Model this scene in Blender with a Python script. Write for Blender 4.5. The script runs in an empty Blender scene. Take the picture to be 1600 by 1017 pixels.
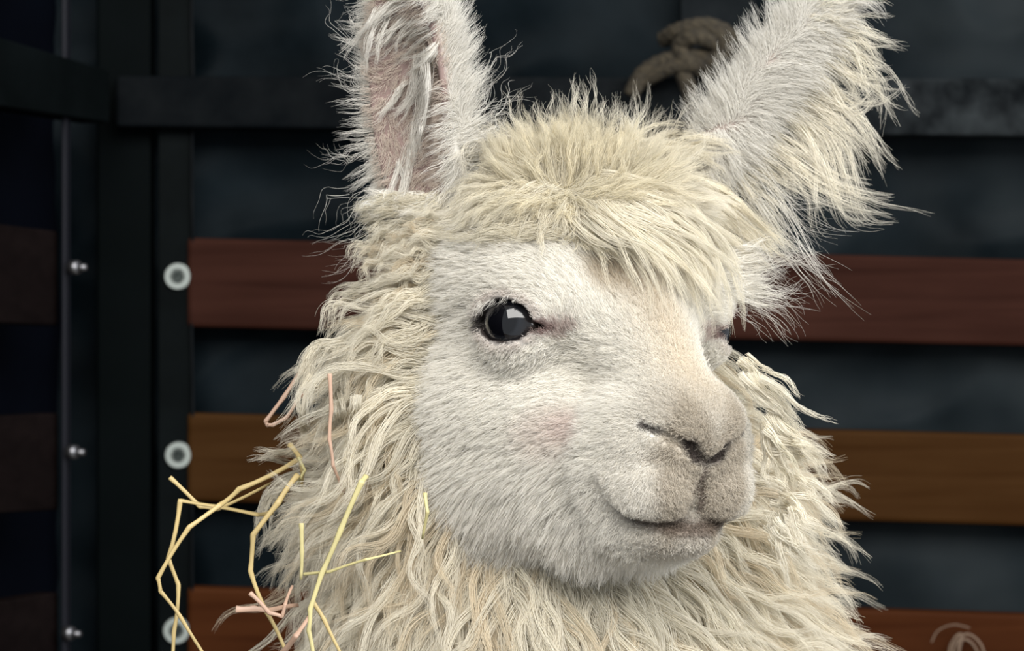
import bpy, bmesh, math, random
import numpy as np
from mathutils import Vector, Matrix, noise

HAIR = True
rng = np.random.default_rng(7)
random.seed(7)
S = bpy.context.scene

# ------------------------------------------------------------------ camera
FPX = 3840.0                      # focal length in pixels of the 1600 px wide frame
CAMZ = 1.25
cam_d = bpy.data.cameras.new('camera')
cam_d.sensor_width = 36.0
cam_d.lens = FPX / 1600.0 * 36.0
cam_d.dof.use_dof = True
cam_d.dof.focus_distance = 1.19
cam_d.dof.aperture_fstop = 16.0
cam_d.clip_start = 0.05
cam = bpy.data.objects.new('camera', cam_d)
S.collection.objects.link(cam)
cam.location = (0, 0, CAMZ)
cam.rotation_euler = (math.radians(90), 0, 0)
S.camera = cam

# ------------------------------------------------------------------ light
W = bpy.data.worlds.new('world'); S.world = W; W.use_nodes = True
bg = W.node_tree.nodes['Background']
bg.inputs[0].default_value = (0.88, 0.94, 1.0, 1); bg.inputs[1].default_value = 0.42

def area(name, loc, target, sx, sy, power, col):
    l = bpy.data.lights.new(name, 'AREA'); l.shape = 'RECTANGLE'; l.size = sx; l.size_y = sy
    l.energy = power; l.color = col
    o = bpy.data.objects.new(name, l); S.collection.objects.link(o)
    o.location = loc
    d = Vector(target) - Vector(loc)
    o.rotation_euler = d.to_track_quat('-Z', 'Y').to_euler()
    return o
# open side of the shelter: daylight from the front, above the photographer
area('daylight_opening', (0.2, -1.1, 2.95), (0.05, 1.25, 1.2), 4.2, 1.8, 172, (1.0, 0.975, 0.935))
area('daylight_right', (2.4, 0.3, 2.1), (0.05, 1.3, 1.2), 2.2, 2.2, 56, (0.97, 0.98, 1.0))

S.view_settings.view_transform = 'Standard'
S.view_settings.look = 'None'
S.view_settings.gamma = 1.0
S.view_settings.use_curve_mapping = False
S.view_settings.exposure = 0.22

# ------------------------------------------------------------------ helpers
def P(px, py, Y):
    """world point seen at photo pixel (px,py) at distance Y"""
    return np.array([(px - 800.0) / FPX * Y, Y, CAMZ + (508.5 - py) / FPX * Y])

def link(o, parent=None):
    S.collection.objects.link(o)
    if parent is not None: o.parent = parent
    return o
def mesh_obj(name, verts, faces, mat, parent=None, smooth=False):
    me = bpy.data.meshes.new(name)
    me.from_pydata([tuple(v) for v in verts], [], [tuple(f) for f in faces])
    me.update()
    if mat: me.materials.append(mat)
    if smooth:
        me.polygons.foreach_set('use_smooth', [True] * len(me.polygons))
    return link(bpy.data.objects.new(name, me), parent)
def bm_obj(name, bm, mat, parent=None, smooth=False):
    me = bpy.data.meshes.new(name); bm.to_mesh(me); bm.free()
    if mat: me.materials.append(mat)
    if smooth: me.polygons.foreach_set('use_smooth', [True] * len(me.polygons))
    return link(bpy.data.objects.new(name, me), parent)
def empty(name, loc):
    o = bpy.data.objects.new(name, None); o.location = loc; o.empty_display_size = .05
    return link(o)
def tag(o, label=None, cat=None, group=None, kind=None):
    if label: o['label'] = label
    if cat: o['category'] = cat
    if group: o['group'] = group
    if kind: o['kind'] = kind
    return o

def new_mat(name, col=(.5, .5, .5), rough=.6, metal=0.0, spec=.5):
    m = bpy.data.materials.new(name); m.use_nodes = True
    b = m.node_tree.nodes['Principled BSDF']
    b.inputs['Base Color'].default_value = (*col, 1)
    b.inputs['Roughness'].default_value = rough
    b.inputs['Metallic'].default_value = metal
    b.inputs['Specular IOR Level'].default_value = spec
    return m
def noise_col(m, c0, c1, scale=(8, 8, 8), detail=6, lo=.3, hi=.7, bump=0.0, rough=None, dist=0.0):
    nt = m.node_tree; N = nt.nodes; L = nt.links; b = N['Principled BSDF']
    tc = N.new('ShaderNodeTexCoord'); mp = N.new('ShaderNodeMapping'); mp.inputs['Scale'].default_value = scale
    nz = N.new('ShaderNodeTexNoise'); nz.inputs['Scale'].default_value = 1.0; nz.inputs['Detail'].default_value = detail
    nz.inputs['Distortion'].default_value = dist
    cr = N.new('ShaderNodeValToRGB')
    cr.color_ramp.elements[0].position = lo; cr.color_ramp.elements[0].color = (*c0, 1)
    cr.color_ramp.elements[1].position = hi; cr.color_ramp.elements[1].color = (*c1, 1)
    L.new(tc.outputs['Object'], mp.inputs['Vector']); L.new(mp.outputs[0], nz.inputs['Vector'])
    L.new(nz.outputs['Fac'], cr.inputs[0]); L.new(cr.outputs[0], b.inputs['Base Color'])
    if bump:
        bp = N.new('ShaderNodeBump'); bp.inputs['Strength'].default_value = bump; bp.inputs['Distance'].default_value = .004
        L.new(nz.outputs['Fac'], bp.inputs['Height']); L.new(bp.outputs[0], b.inputs['Normal'])
    return m

# ------------------------------------------------------------------ setting
YB = 2.25                                   # distance of the back wall's planks
FLOOR = 0.0
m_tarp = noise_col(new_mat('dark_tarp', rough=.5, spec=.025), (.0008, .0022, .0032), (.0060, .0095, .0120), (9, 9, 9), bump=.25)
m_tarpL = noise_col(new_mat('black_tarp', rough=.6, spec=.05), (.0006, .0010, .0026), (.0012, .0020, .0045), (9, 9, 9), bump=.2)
m_floor = noise_col(new_mat('earth', rough=.95), (.06, .045, .03), (.14, .11, .07), (9, 9, 9), bump=.6)
m_metal = noise_col(new_mat('painted_steel', rough=.6, spec=.03), (.0012, .0019, .002), (.0030, .0044, .0048), (14, 14, 14), bump=.06)
m_metal_rail = noise_col(new_mat('worn_painted_steel', rough=.6, spec=.06), (.0010, .0018, .0026), (.0048, .0058, .0066), (30, 30, 30), detail=8, bump=.1)
def dust_light(m, c, x0, x1, sc=34, det=9):  # mottled tone growing along X: dust together with painted left-right light
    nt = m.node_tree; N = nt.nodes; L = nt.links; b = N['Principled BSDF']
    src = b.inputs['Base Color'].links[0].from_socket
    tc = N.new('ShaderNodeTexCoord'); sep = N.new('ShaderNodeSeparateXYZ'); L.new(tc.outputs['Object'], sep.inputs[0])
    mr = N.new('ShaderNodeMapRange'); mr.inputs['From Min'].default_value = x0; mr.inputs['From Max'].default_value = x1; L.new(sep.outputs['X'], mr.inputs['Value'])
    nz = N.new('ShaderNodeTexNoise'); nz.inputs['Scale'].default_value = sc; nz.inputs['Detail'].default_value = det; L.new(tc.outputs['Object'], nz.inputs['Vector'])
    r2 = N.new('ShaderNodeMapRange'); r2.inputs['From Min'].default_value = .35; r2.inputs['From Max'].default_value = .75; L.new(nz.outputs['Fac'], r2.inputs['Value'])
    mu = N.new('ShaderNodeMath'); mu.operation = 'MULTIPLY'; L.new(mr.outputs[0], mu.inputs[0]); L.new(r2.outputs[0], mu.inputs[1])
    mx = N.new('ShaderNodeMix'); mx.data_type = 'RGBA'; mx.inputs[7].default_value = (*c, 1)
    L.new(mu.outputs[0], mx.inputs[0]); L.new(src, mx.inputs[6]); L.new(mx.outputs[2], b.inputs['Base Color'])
m_rail_dust_light = noise_col(new_mat('dusty_lit_steel', rough=.6, spec=.02), (.0016, .0024, .0032), (.0046, .0056, .0064), (30, 30, 30), detail=8, bump=.1)
dust_light(m_tarp, (.020, .0245, .0265), .02, .42, 5, 3)  # tarp: broad soft light, stronger to the right, painted into its colour
dust_light(m_rail_dust_light, (.022, .026, .028), -.30, .05)  # rail: chalky dust plus painted brightening towards the lit right end
m_bar_dusty = noise_col(new_mat('dusty_bar', rough=.6, spec=.02), (.004, .0055, .0065), (.009, .011, .0125), (30, 30, 30), detail=8, bump=.1)
m_metalD = noise_col(new_mat('black_steel', rough=.6, spec=.04), (.0008, .0012, .0028), (.0013, .0022, .0042), (14, 14, 14), bump=.06)
m_metalG = noise_col(new_mat('green_black_steel', rough=.65, spec=.03), (.0006, .0014, .0015), (.0013, .0024, .0027), (10, 10, 10), bump=.1)
m_washer = new_mat('pale_plastic', (.26, .29, .27), .5)
m_screw = new_mat('dark_screw', (.05, .06, .055), .35, .8)
m_bolt = new_mat('zinc_bolt', (.20, .20, .21), .35, .9)

def wood(name, c0, c1):
    m = new_mat(name, rough=.6, spec=.03)
    nt = m.node_tree; N = nt.nodes; L = nt.links; b = N['Principled BSDF']
    tc = N.new('ShaderNodeTexCoord')
    mp = N.new('ShaderNodeMapping'); mp.inputs['Scale'].default_value = (2.2, 30, 60)
    n1 = N.new('ShaderNodeTexNoise'); n1.inputs['Scale'].default_value = 1.0; n1.inputs['Detail'].default_value = 8; n1.inputs['Distortion'].default_value = .6
    mp2 = N.new('ShaderNodeMapping'); mp2.inputs['Scale'].default_value = (4, 4, 9)
    n2 = N.new('ShaderNodeTexNoise'); n2.inputs['Scale'].default_value = 1.0; n2.inputs['Detail'].default_value = 4
    mx = N.new('ShaderNodeMath'); mx.operation = 'MULTIPLY_ADD'; mx.inputs[1].default_value = .55
    sc = N.new('ShaderNodeMath'); sc.operation = 'MULTIPLY'; sc.inputs[1].default_value = .45
    cr = N.new('ShaderNodeValToRGB')
    cr.color_ramp.elements[0].position = .33; cr.color_ramp.elements[0].color = (*c0, 1)
    cr.color_ramp.elements[1].position = .68; cr.color_ramp.elements[1].color = (*c1, 1)
    L.new(tc.outputs['Object'], mp.inputs[0]); L.new(mp.outputs[0], n1.inputs['Vector'])
    L.new(tc.outputs['Object'], mp2.inputs[0]); L.new(mp2.outputs[0], n2.inputs['Vector'])
    L.new(n2.outputs['Fac'], sc.inputs[0]); L.new(n1.outputs['Fac'], mx.inputs[0]); L.new(sc.outputs[0], mx.inputs[2])
    L.new(mx.outputs[0], cr.inputs[0]); L.new(cr.outputs[0], b.inputs['Base Color'])
    bp = N.new('ShaderNodeBump'); bp.inputs['Strength'].default_value = .2; bp.inputs['Distance'].default_value = .002
    L.new(n1.outputs['Fac'], bp.inputs['Height']); L.new(bp.outputs[0], b.inputs['Normal'])
    return m

def hexa(name, front, depth_vec, mat, parent=None, bevel=.003, seg=2):
    """solid from four front corners (tl,tr,br,bl) pushed back along depth_vec"""
    f = [Vector(tuple(v)) for v in front]; d = Vector(tuple(depth_vec))
    c = sum(f, Vector()) / 4
    bm = bmesh.new()
    a = [bm.verts.new(v - c) for v in f]; b_ = [bm.verts.new(v - c + d) for v in f]
    bm.faces.new(a); bm.faces.new(b_[::-1])
    for i in range(4):
        j = (i + 1) % 4
        bm.faces.new((a[j], a[i], b_[i], b_[j]))
    bmesh.ops.recalc_face_normals(bm, faces=bm.faces)
    if bevel: bmesh.ops.bevel(bm, geom=bm.edges[:], offset=bevel, segments=seg, affect='EDGES', profile=.5)
    o = bm_obj(name, bm, mat, None)
    o.location = c
    if parent is not None:
        o.parent = parent; o.location = c - parent.location
    return o

# back wall: wrinkled dark tarpaulin, a real rippled sheet
def tarp(name, p0, p1, z0, z1, nx, nz, amp, mat, seed, normal):
    p0 = Vector(p0); p1 = Vector(p1); nrm = Vector(normal)
    vs = []; fs = []
    for j in range(nz + 1):
        for i in range(nx + 1):
            u = i / nx; v = j / nz
            q = p0.lerp(p1, u); z = z0 + (z1 - z0) * v
            s = q.x * .8 + q.y * .5
            w = noise.noise(Vector((s * 7 + z * 5, z * 3 - s * 2, seed))) * .6 + \
                (1 - abs(noise.noise(Vector((s * 9 - z * 11, z * 9 + s * 4, seed + 5)))) * 2.2) * .35 + \
                noise.noise(Vector((s * 25, z * 25, seed + 9))) * .12
            vs.append((q.x + nrm.x * w * amp, q.y + nrm.y * w * amp, z))
    for j in range(nz):
        for i in range(nx):
            a = j * (nx + 1) + i
            fs.append((a, a + 1, a + nx + 2, a + nx + 1))
    o = mesh_obj(name, vs, fs, mat, smooth=True)
    so = o.modifiers.new('thickness', 'SOLIDIFY'); so.thickness = .002
    return o
CX, CY = P(180, 500, YB)[0], YB + .02       # the corner of the pen
dirL = Vector((P(0, 500, YB / 1.1)[0] - P(180, 500, YB)[0], YB / 1.1 - YB, 0)).normalized()
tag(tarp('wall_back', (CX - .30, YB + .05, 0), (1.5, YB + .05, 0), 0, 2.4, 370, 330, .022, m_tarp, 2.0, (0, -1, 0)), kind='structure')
nL = Vector((-dirL.y, dirL.x, 0));  nL = nL if nL.x > 0 else -nL
pl0 = Vector((CX, CY + .03, 0)) - nL * .06
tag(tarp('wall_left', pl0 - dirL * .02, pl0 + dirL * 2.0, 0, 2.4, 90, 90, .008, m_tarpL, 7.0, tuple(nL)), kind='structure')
fl = mesh_obj('floor', [(-1.6, .0, 0), (1.6, .0, 0), (1.6, 2.4, 0), (-1.6, 2.4, 0)], [(0, 1, 2, 3)], m_floor)
tag(fl, kind='structure')

# planks of the back wall (photo corners on the plane of the wall)
def plank(yl_t, yl_b, yr_t, yr_b, xl, xr, mat, label, Y=YB, name='wooden_plank', group=None, cat='plank', th=.022, bev=.004, slope_to=1600.):
    ext = (xr - slope_to) / (slope_to - 300.)
    yt = yr_t + (yr_t - yl_t) * ext; yb = yr_b + (yr_b - yl_b) * ext
    o = hexa(name, [P(xl, yl_t, Y), P(xr, yt, Y), P(xr, yb, Y), P(xl, yl_b, Y)], (0, th, 0), mat, bevel=bev)
    return tag(o, label, cat, group)
w1 = wood('red_brown_wood', (.012, .0034, .0020), (.036, .0135, .0090))
w2 = wood('golden_brown_wood', (.020, .0068, .0008), (.044, .020, .0062))
w3 = wood('orange_brown_wood', (.022, .0052, .0012), (.054, .0175, .0055))
plank(371, 511, 405, 541, 292, 2300, w1, 'highest horizontal red-brown plank on the back wall, level with the eyes of the alpaca')
plank(645, 783, 679, 822, 292, 2300, w2, 'middle horizontal golden-brown plank on the back wall, level with the nose of the alpaca')
plank(917, 1060, 960, 1100, 292, 2300, w3, 'lowest horizontal orange-brown plank on the back wall, cut off by the bottom edge')
# rail across the top
plank(118, 198, 122, 213, 180, 2300, m_rail_dust_light, 'long dark steel rail across the back wall behind the ears', Y=YB - .015, name='steel_rail', cat='rail', th=.03, bev=.003)
# flat vertical bar behind the rope, between two black seams
hexa_o = hexa('steel_bar', [P(1063, -120, YB + .02), P(1181, -120, YB + .02), P(1181, 124, YB + .02), P(1063, 124, YB + .02)], (0, .012, 0), m_bar_dusty, bevel=.002)
tag(hexa_o, 'wide grey upright steel bar between the ears, rising above the rail behind the rope', 'bar')

def disc(bm, r, h, y0, seg=40, r2=None, bev=0.0):
    """short lathe along -Y, facing the camera, from y0 (back) to y0-h (front)"""
    prof = [(0, y0), (r, y0), (r, y0 - h * .6), (r * .93, y0 - h)]
    if r2: prof += [(r2 * 1.08, y0 - h), (r2, y0 - h * .8), (r2, y0 - h * .3), (0, y0 - h * .3)]
    else: prof += [(0, y0 - h)]
    rings = []
    for rr, yy in prof:
        if rr == 0: rings.append([bm.verts.new((0, yy, 0))])
        else: rings.append([bm.verts.new((rr * math.cos(2 * math.pi * k / seg), yy, rr * math.sin(2 * math.pi * k / seg))) for k in range(seg)])
    for A, B in zip(rings, rings[1:]):
        for k in range(seg):
            k2 = (k + 1) % seg
            if len(A) == 1: bm.faces.new((A[0], B[k], B[k2]))
            elif len(B) == 1: bm.faces.new((A[k], B[0], A[k2]))
            else: bm.faces.new((A[k], B[k], B[k2], A[k2]))
    bmesh.ops.recalc_face_normals(bm, faces=bm.faces)

# corner uprights -----------------------------------------------------
ZT = 2.35
def upright(name, x0, x1, Y, th, mat, label, cat='post', bev=.003, ztop=ZT):
    X0 = P(x0, 0, Y)[0]; X1 = P(x1, 0, Y)[0]
    e = empty(name, ((X0 + X1) / 2, Y, 0))
    b = hexa('shaft', [(X0, Y, ztop), (X1, Y, ztop), (X1, Y, 0), (X0, Y, 0)], (0, th, 0), mat, e, bevel=bev)
    tag(e, label, cat)
    return e
post = upright('corner_post', 150, 236, YB + .012, .03, m_metalG, 'broad dark steel corner post left of the washer strip')
strip = upright('steel_strip', 247, 299, YB + .004, .004, m_metal, 'narrow dark steel strip holding pale washers, left end of the wooden planks', 'strip', bev=.0012)
# rippled rubber edge of the strip
bm = bmesh.new()
prev = None
for k in range(200):
    z = k / 199 * ZT; X = P(300, 0, YB)[0] + .0012 * noise.noise(Vector((z * 14, 0, 3)))
    ring = [bm.verts.new((X + .0016 * math.cos(a), YB + .0015 + .0016 * math.sin(a), z)) for a in [i * math.pi / 3 for i in range(6)]]
    if prev:
        for i in range(6): bm.faces.new((prev[i], prev[(i + 1) % 6], ring[(i + 1) % 6], ring[i]))
    prev = ring
o = bm_obj('edge_lip', bm, m_metal_rail, None, True); o.parent = strip; o.location = -strip.location
for (wx, wy) in ((278, 432), (279, 711), (276, 985)):
    c = P(wx, wy, YB + .004) - np.array(strip.location)
    bm = bmesh.new(); disc(bm, .0122, .004, 0, 48, .0066)
    w = bm_obj('washer', bm, m_washer, strip, True); w.location = c; w.modifiers.new('edge', 'EDGE_SPLIT').split_angle = .6
    bm = bmesh.new(); disc(bm, .0058, .0042, 0, 6, .0028)
    s_ = bm_obj('screw_head', bm, m_screw, w)
    s_.location = (0, -.001, 0)

# left panel: fin-edged upright and its bolts
fin = upright('angle_post', 96, 104, YB / 1.055, .02, new_mat('grey_black_steel', (.0085, .0090, .0125), .5, 0, .1), 'thin dark steel angle post of the left panel, with silver bolts', 'post', bev=.001)
for (bx, by) in ((104, 418), (101, 706), (95, 989)):
    c = P(bx, by, YB / 1.055 - .001) - np.array(fin.location)
    bm = bmesh.new(); disc(bm, .0062, .008, 0, 24)
    bo = bm_obj('bolt', bm, m_bolt, fin, True); bo.location = c + np.array([.004, 0, 0]); bo.rotation_euler = (0, 0, math.radians(62))
    bm = bmesh.new(); disc(bm, .0030, .016, 0, 16)
    th_ = bm_obj('threaded_end', bm, m_bolt, bo, True)
# left planks, on the side panel
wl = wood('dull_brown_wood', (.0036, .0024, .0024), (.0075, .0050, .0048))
def lplank(y0t, y0b, y1t, y1b, mat, label, name='side_plank', cat='plank', x1=92., th=.02, off=0.0, gl=YB / 1.1):
    # ends: px 0 at gl, px x1
    def pt(px, py):
        t = px / 180.
        Y = 1 / ((1 - t) / gl + t / YB)
        return P(px, py, Y - off)
    xl = -260.
    def ex(a, b): return a + (a - b) * (-xl / x1)
    f = [pt(xl, ex(y0t, y1t)), pt(x1, y1t), pt(x1, y1b), pt(xl, ex(y0b, y1b))]
    return tag(hexa(name, f, tuple(-nL * th), mat, bevel=.002), label, cat)
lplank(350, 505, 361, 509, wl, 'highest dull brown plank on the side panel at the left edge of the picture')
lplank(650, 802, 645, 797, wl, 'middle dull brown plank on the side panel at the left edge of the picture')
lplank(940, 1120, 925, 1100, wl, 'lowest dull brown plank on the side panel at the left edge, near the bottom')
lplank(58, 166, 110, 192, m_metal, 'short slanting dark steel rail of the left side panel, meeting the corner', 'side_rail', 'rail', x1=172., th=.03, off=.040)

# rope knotted on the rail -------------------------------------------
m_rope = noise_col(new_mat('old_rope', rough=.9), (.010, .0075, .004), (.048, .037, .020), (220, 220, 220), bump=.8)
def tube_pts(path, r, seg=10, twist=0.0, flat=1.0, strands=0):
    """tube mesh along path; strands>0 gives a rope lay to the cross-section"""
    path = [Vector(tuple(p)) for p in path]; n = len(path)
    vs = []; fs = []
    up = Vector((0, -1, .2)).normalized()
    acc = 0
    for i, p in enumerate(path):
        t = (path[min(i + 1, n - 1)] - path[max(i - 1, 0)]).normalized()
        a = up - t * up.dot(t); a.normalize(); b = t.cross(a)
        up = a
        if i: acc += (p - path[i - 1]).length
        rr = r[i] if hasattr(r, '__len__') else r
        for k in range(seg):
            th = 2 * math.pi * k / seg
            q = rr * (1 + .22 * abs(math.sin(1.5 * (th - acc * twist)))) if strands else rr
            vs.append(p + a * (math.cos(th) * q * flat) + b * (math.sin(th) * q))
    for i in range(n - 1):
        for k in range(seg):
            k2 = (k + 1) % seg
            fs.append((i * seg + k, i * seg + k2, (i + 1) * seg + k2, (i + 1) * seg + k))
    fs.append(tuple(range(seg))[::-1]); fs.append(tuple((n - 1) * seg + k for k in range(seg)))
    return vs, fs
def smooth_path(ctrl, n):
    c = [Vector(tuple(p)) for p in ctrl]; c = [c[0] * 2 - c[1]] + c + [c[-1] * 2 - c[-2]]
    out = []
    segs = len(c) - 3
    for s in range(segs):
        p0, p1, p2, p3 = c[s:s + 4]
        for k in range(n):
            t = k / n
            out.append(.5 * ((2 * p1) + (p2 - p0) * t + (2 * p0 - 5 * p1 + 4 * p2 - p3) * t * t + (3 * p1 - p0 - 3 * p2 + p3) * t ** 3))
    out.append(c[-2]); return out
yr = YB - .035
loops = [
    [(985, 150, .0), (1005, 115, .0), (1040, 95, -.004), (1085, 88, -.006), (1130, 92, 0), (1165, 105, .01)],
    [(1036, 62, .01), (1060, 48, -.006), (1105, 40, -.01), (1145, 60, -.002), (1150, 92, .004), (1120, 112, -.004), (1078, 100, -.012), (1062, 72, -.008), (1085, 58, -.016), (1120, 70, -.014), (1128, 98, -.014)],
    [(1000, 128, .004), (1050, 104, -.008), (1100, 100, -.014), (1135, 78, -.018), (1115, 50, -.012), (1075, 60, -.006)],
    [(1060, 100, 0), (1075, 135, -.012), (1085, 180, -.014), (1088, 214, -.008), (1092, 222, .03)],
]
rope_v = []; rope_f = []
re = empty('rope', tuple(P(1090, 90, yr)))
for lp in loops:
    pth = smooth_path([P(x, y, yr + dz) for x, y, dz in lp], 12)
    v, f = tube_pts(pth, .0066, 12, twist=260, strands=1)
    b0 = len(rope_v); rope_v += [q - re.location for q in v]; rope_f += [tuple(i + b0 for i in g) for g in f]
o = mesh_obj('knotted_cord', rope_v, rope_f, m_rope, re, True)
tag(re, 'old brown rope knotted over the steel rail between the ears', 'rope')

# pale curled twine low at the right
m_twine = new_mat('pale_twine', (.16, .11, .075), .9)
tv = []; tf = []
yt = YB - .012
te = empty('twine', tuple(P(1510, 1010, yt)))
for lp in ([(1483, 1040), (1484, 1012), (1494, 994), (1503, 992), (1500, 1010), (1494, 1035)],
           [(1492, 1040), (1490, 1010), (1506, 992), (1520, 994), (1534, 1010), (1542, 1040)],
           [(1455, 1004), (1466, 985), (1490, 976), (1515, 981)],
           [(1500, 1040), (1497, 1005), (1512, 1000), (1526, 1016), (1530, 1040)]):
    thin = .0011 if lp[0][0] != 1455 else .0006
    pth = smooth_path([P(x, y, yt + .002 * (i % 2)) for i, (x, y) in enumerate(lp)], 8)
    v, f = tube_pts(pth, thin, 6)
    b0 = len(tv); tv += [q - te.location for q in v]; tf += [tuple(i + b0 for i in g) for g in f]
mesh_obj('strand', tv, tf, m_twine, te, True)
tag(te, 'small pale curl of twine hanging in front of the lowest plank, bottom right', 'twine')

# ================================================================== ALPACA
TH = math.radians(29.0)      # head turned to the right
PIT = math.radians(0.0)
O = P(946, 505, 1.225)
Fv = np.array([math.sin(TH), -math.cos(TH), 0.0])
Rv = np.array([-math.cos(TH), -math.sin(TH), 0.0])      # towards the near side (its right)
Uv = np.array([0, 0, 1.0])
ROLL = math.radians(1.5)
Rv, Uv = Rv * math.cos(ROLL) + Uv * math.sin(ROLL), Uv * math.cos(ROLL) - Rv * math.sin(ROLL)

def loc(X, Y, Z):
    """world -> head frame in centimetres: a (near side), f (forward), u (up)"""
    x = (X - O[0]) * 100; y = (Y - O[1]) * 100; z = (Z - O[2]) * 100
    return (x * Rv[0] + y * Rv[1] + z * Rv[2], x * Fv[0] + y * Fv[1] + z * Fv[2], x * Uv[0] + y * Uv[1] + z * Uv[2])
def wld(a, f, u): return O + (Rv * a + Fv * f + Uv * u) / 100.0

def ell(x, y, z, c, r):
    px = (x - c[0]); py = (y - c[1]); pz = (z - c[2])
    k0 = np.sqrt((px / r[0]) ** 2 + (py / r[1]) ** 2 + (pz / r[2]) ** 2)
    k1 = np.sqrt((px / r[0] ** 2) ** 2 + (py / r[1] ** 2) ** 2 + (pz / r[2] ** 2) ** 2) + 1e-6
    return k0 * (k0 - 1) / k1
def cone(x, y, z, p, q, r0, r1):
    d = [q[i] - p[i] for i in range(3)]; L2 = sum(v * v for v in d)
    t = np.clip(((x - p[0]) * d[0] + (y - p[1]) * d[1] + (z - p[2]) * d[2]) / L2, 0, 1)
    return np.sqrt((x - p[0] - t * d[0]) ** 2 + (y - p[1] - t * d[1]) ** 2 + (z - p[2] - t * d[2]) ** 2) - (r0 + (r1 - r0) * t)
def smin(a, b, k):
    h = np.maximum(k - np.abs(a - b), 0) / k
    return np.minimum(a, b) - h * h * k * .25
def smax(a, b, k): return -smin(-a, -b, k)
def poly(x, y, z, pts, r):
    d = None
    for i in range(len(pts) - 1):
        e = cone(x, y, z, pts[i], pts[i + 1], r[i], r[i + 1])
        d = e if d is None else np.minimum(d, e)
    return d

EYE_C = (5.15, .35, -.15); EYE_R = 1.72
EYE_N = np.array([.84, .52, .10]); EYE_N /= np.linalg.norm(EYE_N)
EYE_T = np.cross([0, 0, 1.], EYE_N); EYE_T /= np.linalg.norm(EYE_T)    # along the lid
EYE_B = np.cross(EYE_N, EYE_T)
# EYE_T points roughly towards -f or +f; make it point forward (tear duct)
if EYE_T[1] < 0: EYE_T = -EYE_T; EYE_B = EYE_B
if EYE_B[2] < 0: EYE_B = -EYE_B

def eye_uv(A, f, u):
    x = A - EYE_C[0]; y = f - EYE_C[1]; z = u - EYE_C[2]
    return (x * EYE_T[0] + y * EYE_T[1] + z * EYE_T[2], x * EYE_B[0] + y * EYE_B[1] + z * EYE_B[2], x * EYE_N[0] + y * EYE_N[1] + z * EYE_N[2])

# ears in world cm relative to O: base, tip, opening direction, half-width, half-depth
def ear_frame(base, tip, opn):
    b = (np.array(base) - O) * 100; t = (np.array(tip) - O) * 100
    ax = t - b; L = np.linalg.norm(ax); ax /= L
    o = np.array(opn, float); o -= ax * o.dot(ax); o /= np.linalg.norm(o)
    w = np.cross(ax, o)
    return b, ax, o, w, L
EAR_N = ear_frame(P(672, 380, 1.262), P(628, -78, 1.245), (-.50, -.86, 0))
EAR_F = ear_frame(P(1035, 345, 1.320), P(1345, -62, 1.300), (.80, -.50, .20))

def ear_sdf(x, y, z, E, hw, hd, hollow):
    b, ax, o, w, L = E
    px = x - b[0]; py = y - b[1]; pz = z - b[2]
    l = px * ax[0] + py * ax[1] + pz * ax[2]
    d = px * o[0] + py * o[1] + pz * o[2]
    s = px * w[0] + py * w[1] + pz * w[2]
    # centre line bends a little
    outer = ell(s, d, l, (0, 0, L * .47), (hw, hd, L * .53))
    inner = ell(s, d, l, (0, hd * .80, L * .50), (hw * .80, hd * 1.05, L * .43))
    return smax(outer, -inner, .35) if hollow else outer

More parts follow.
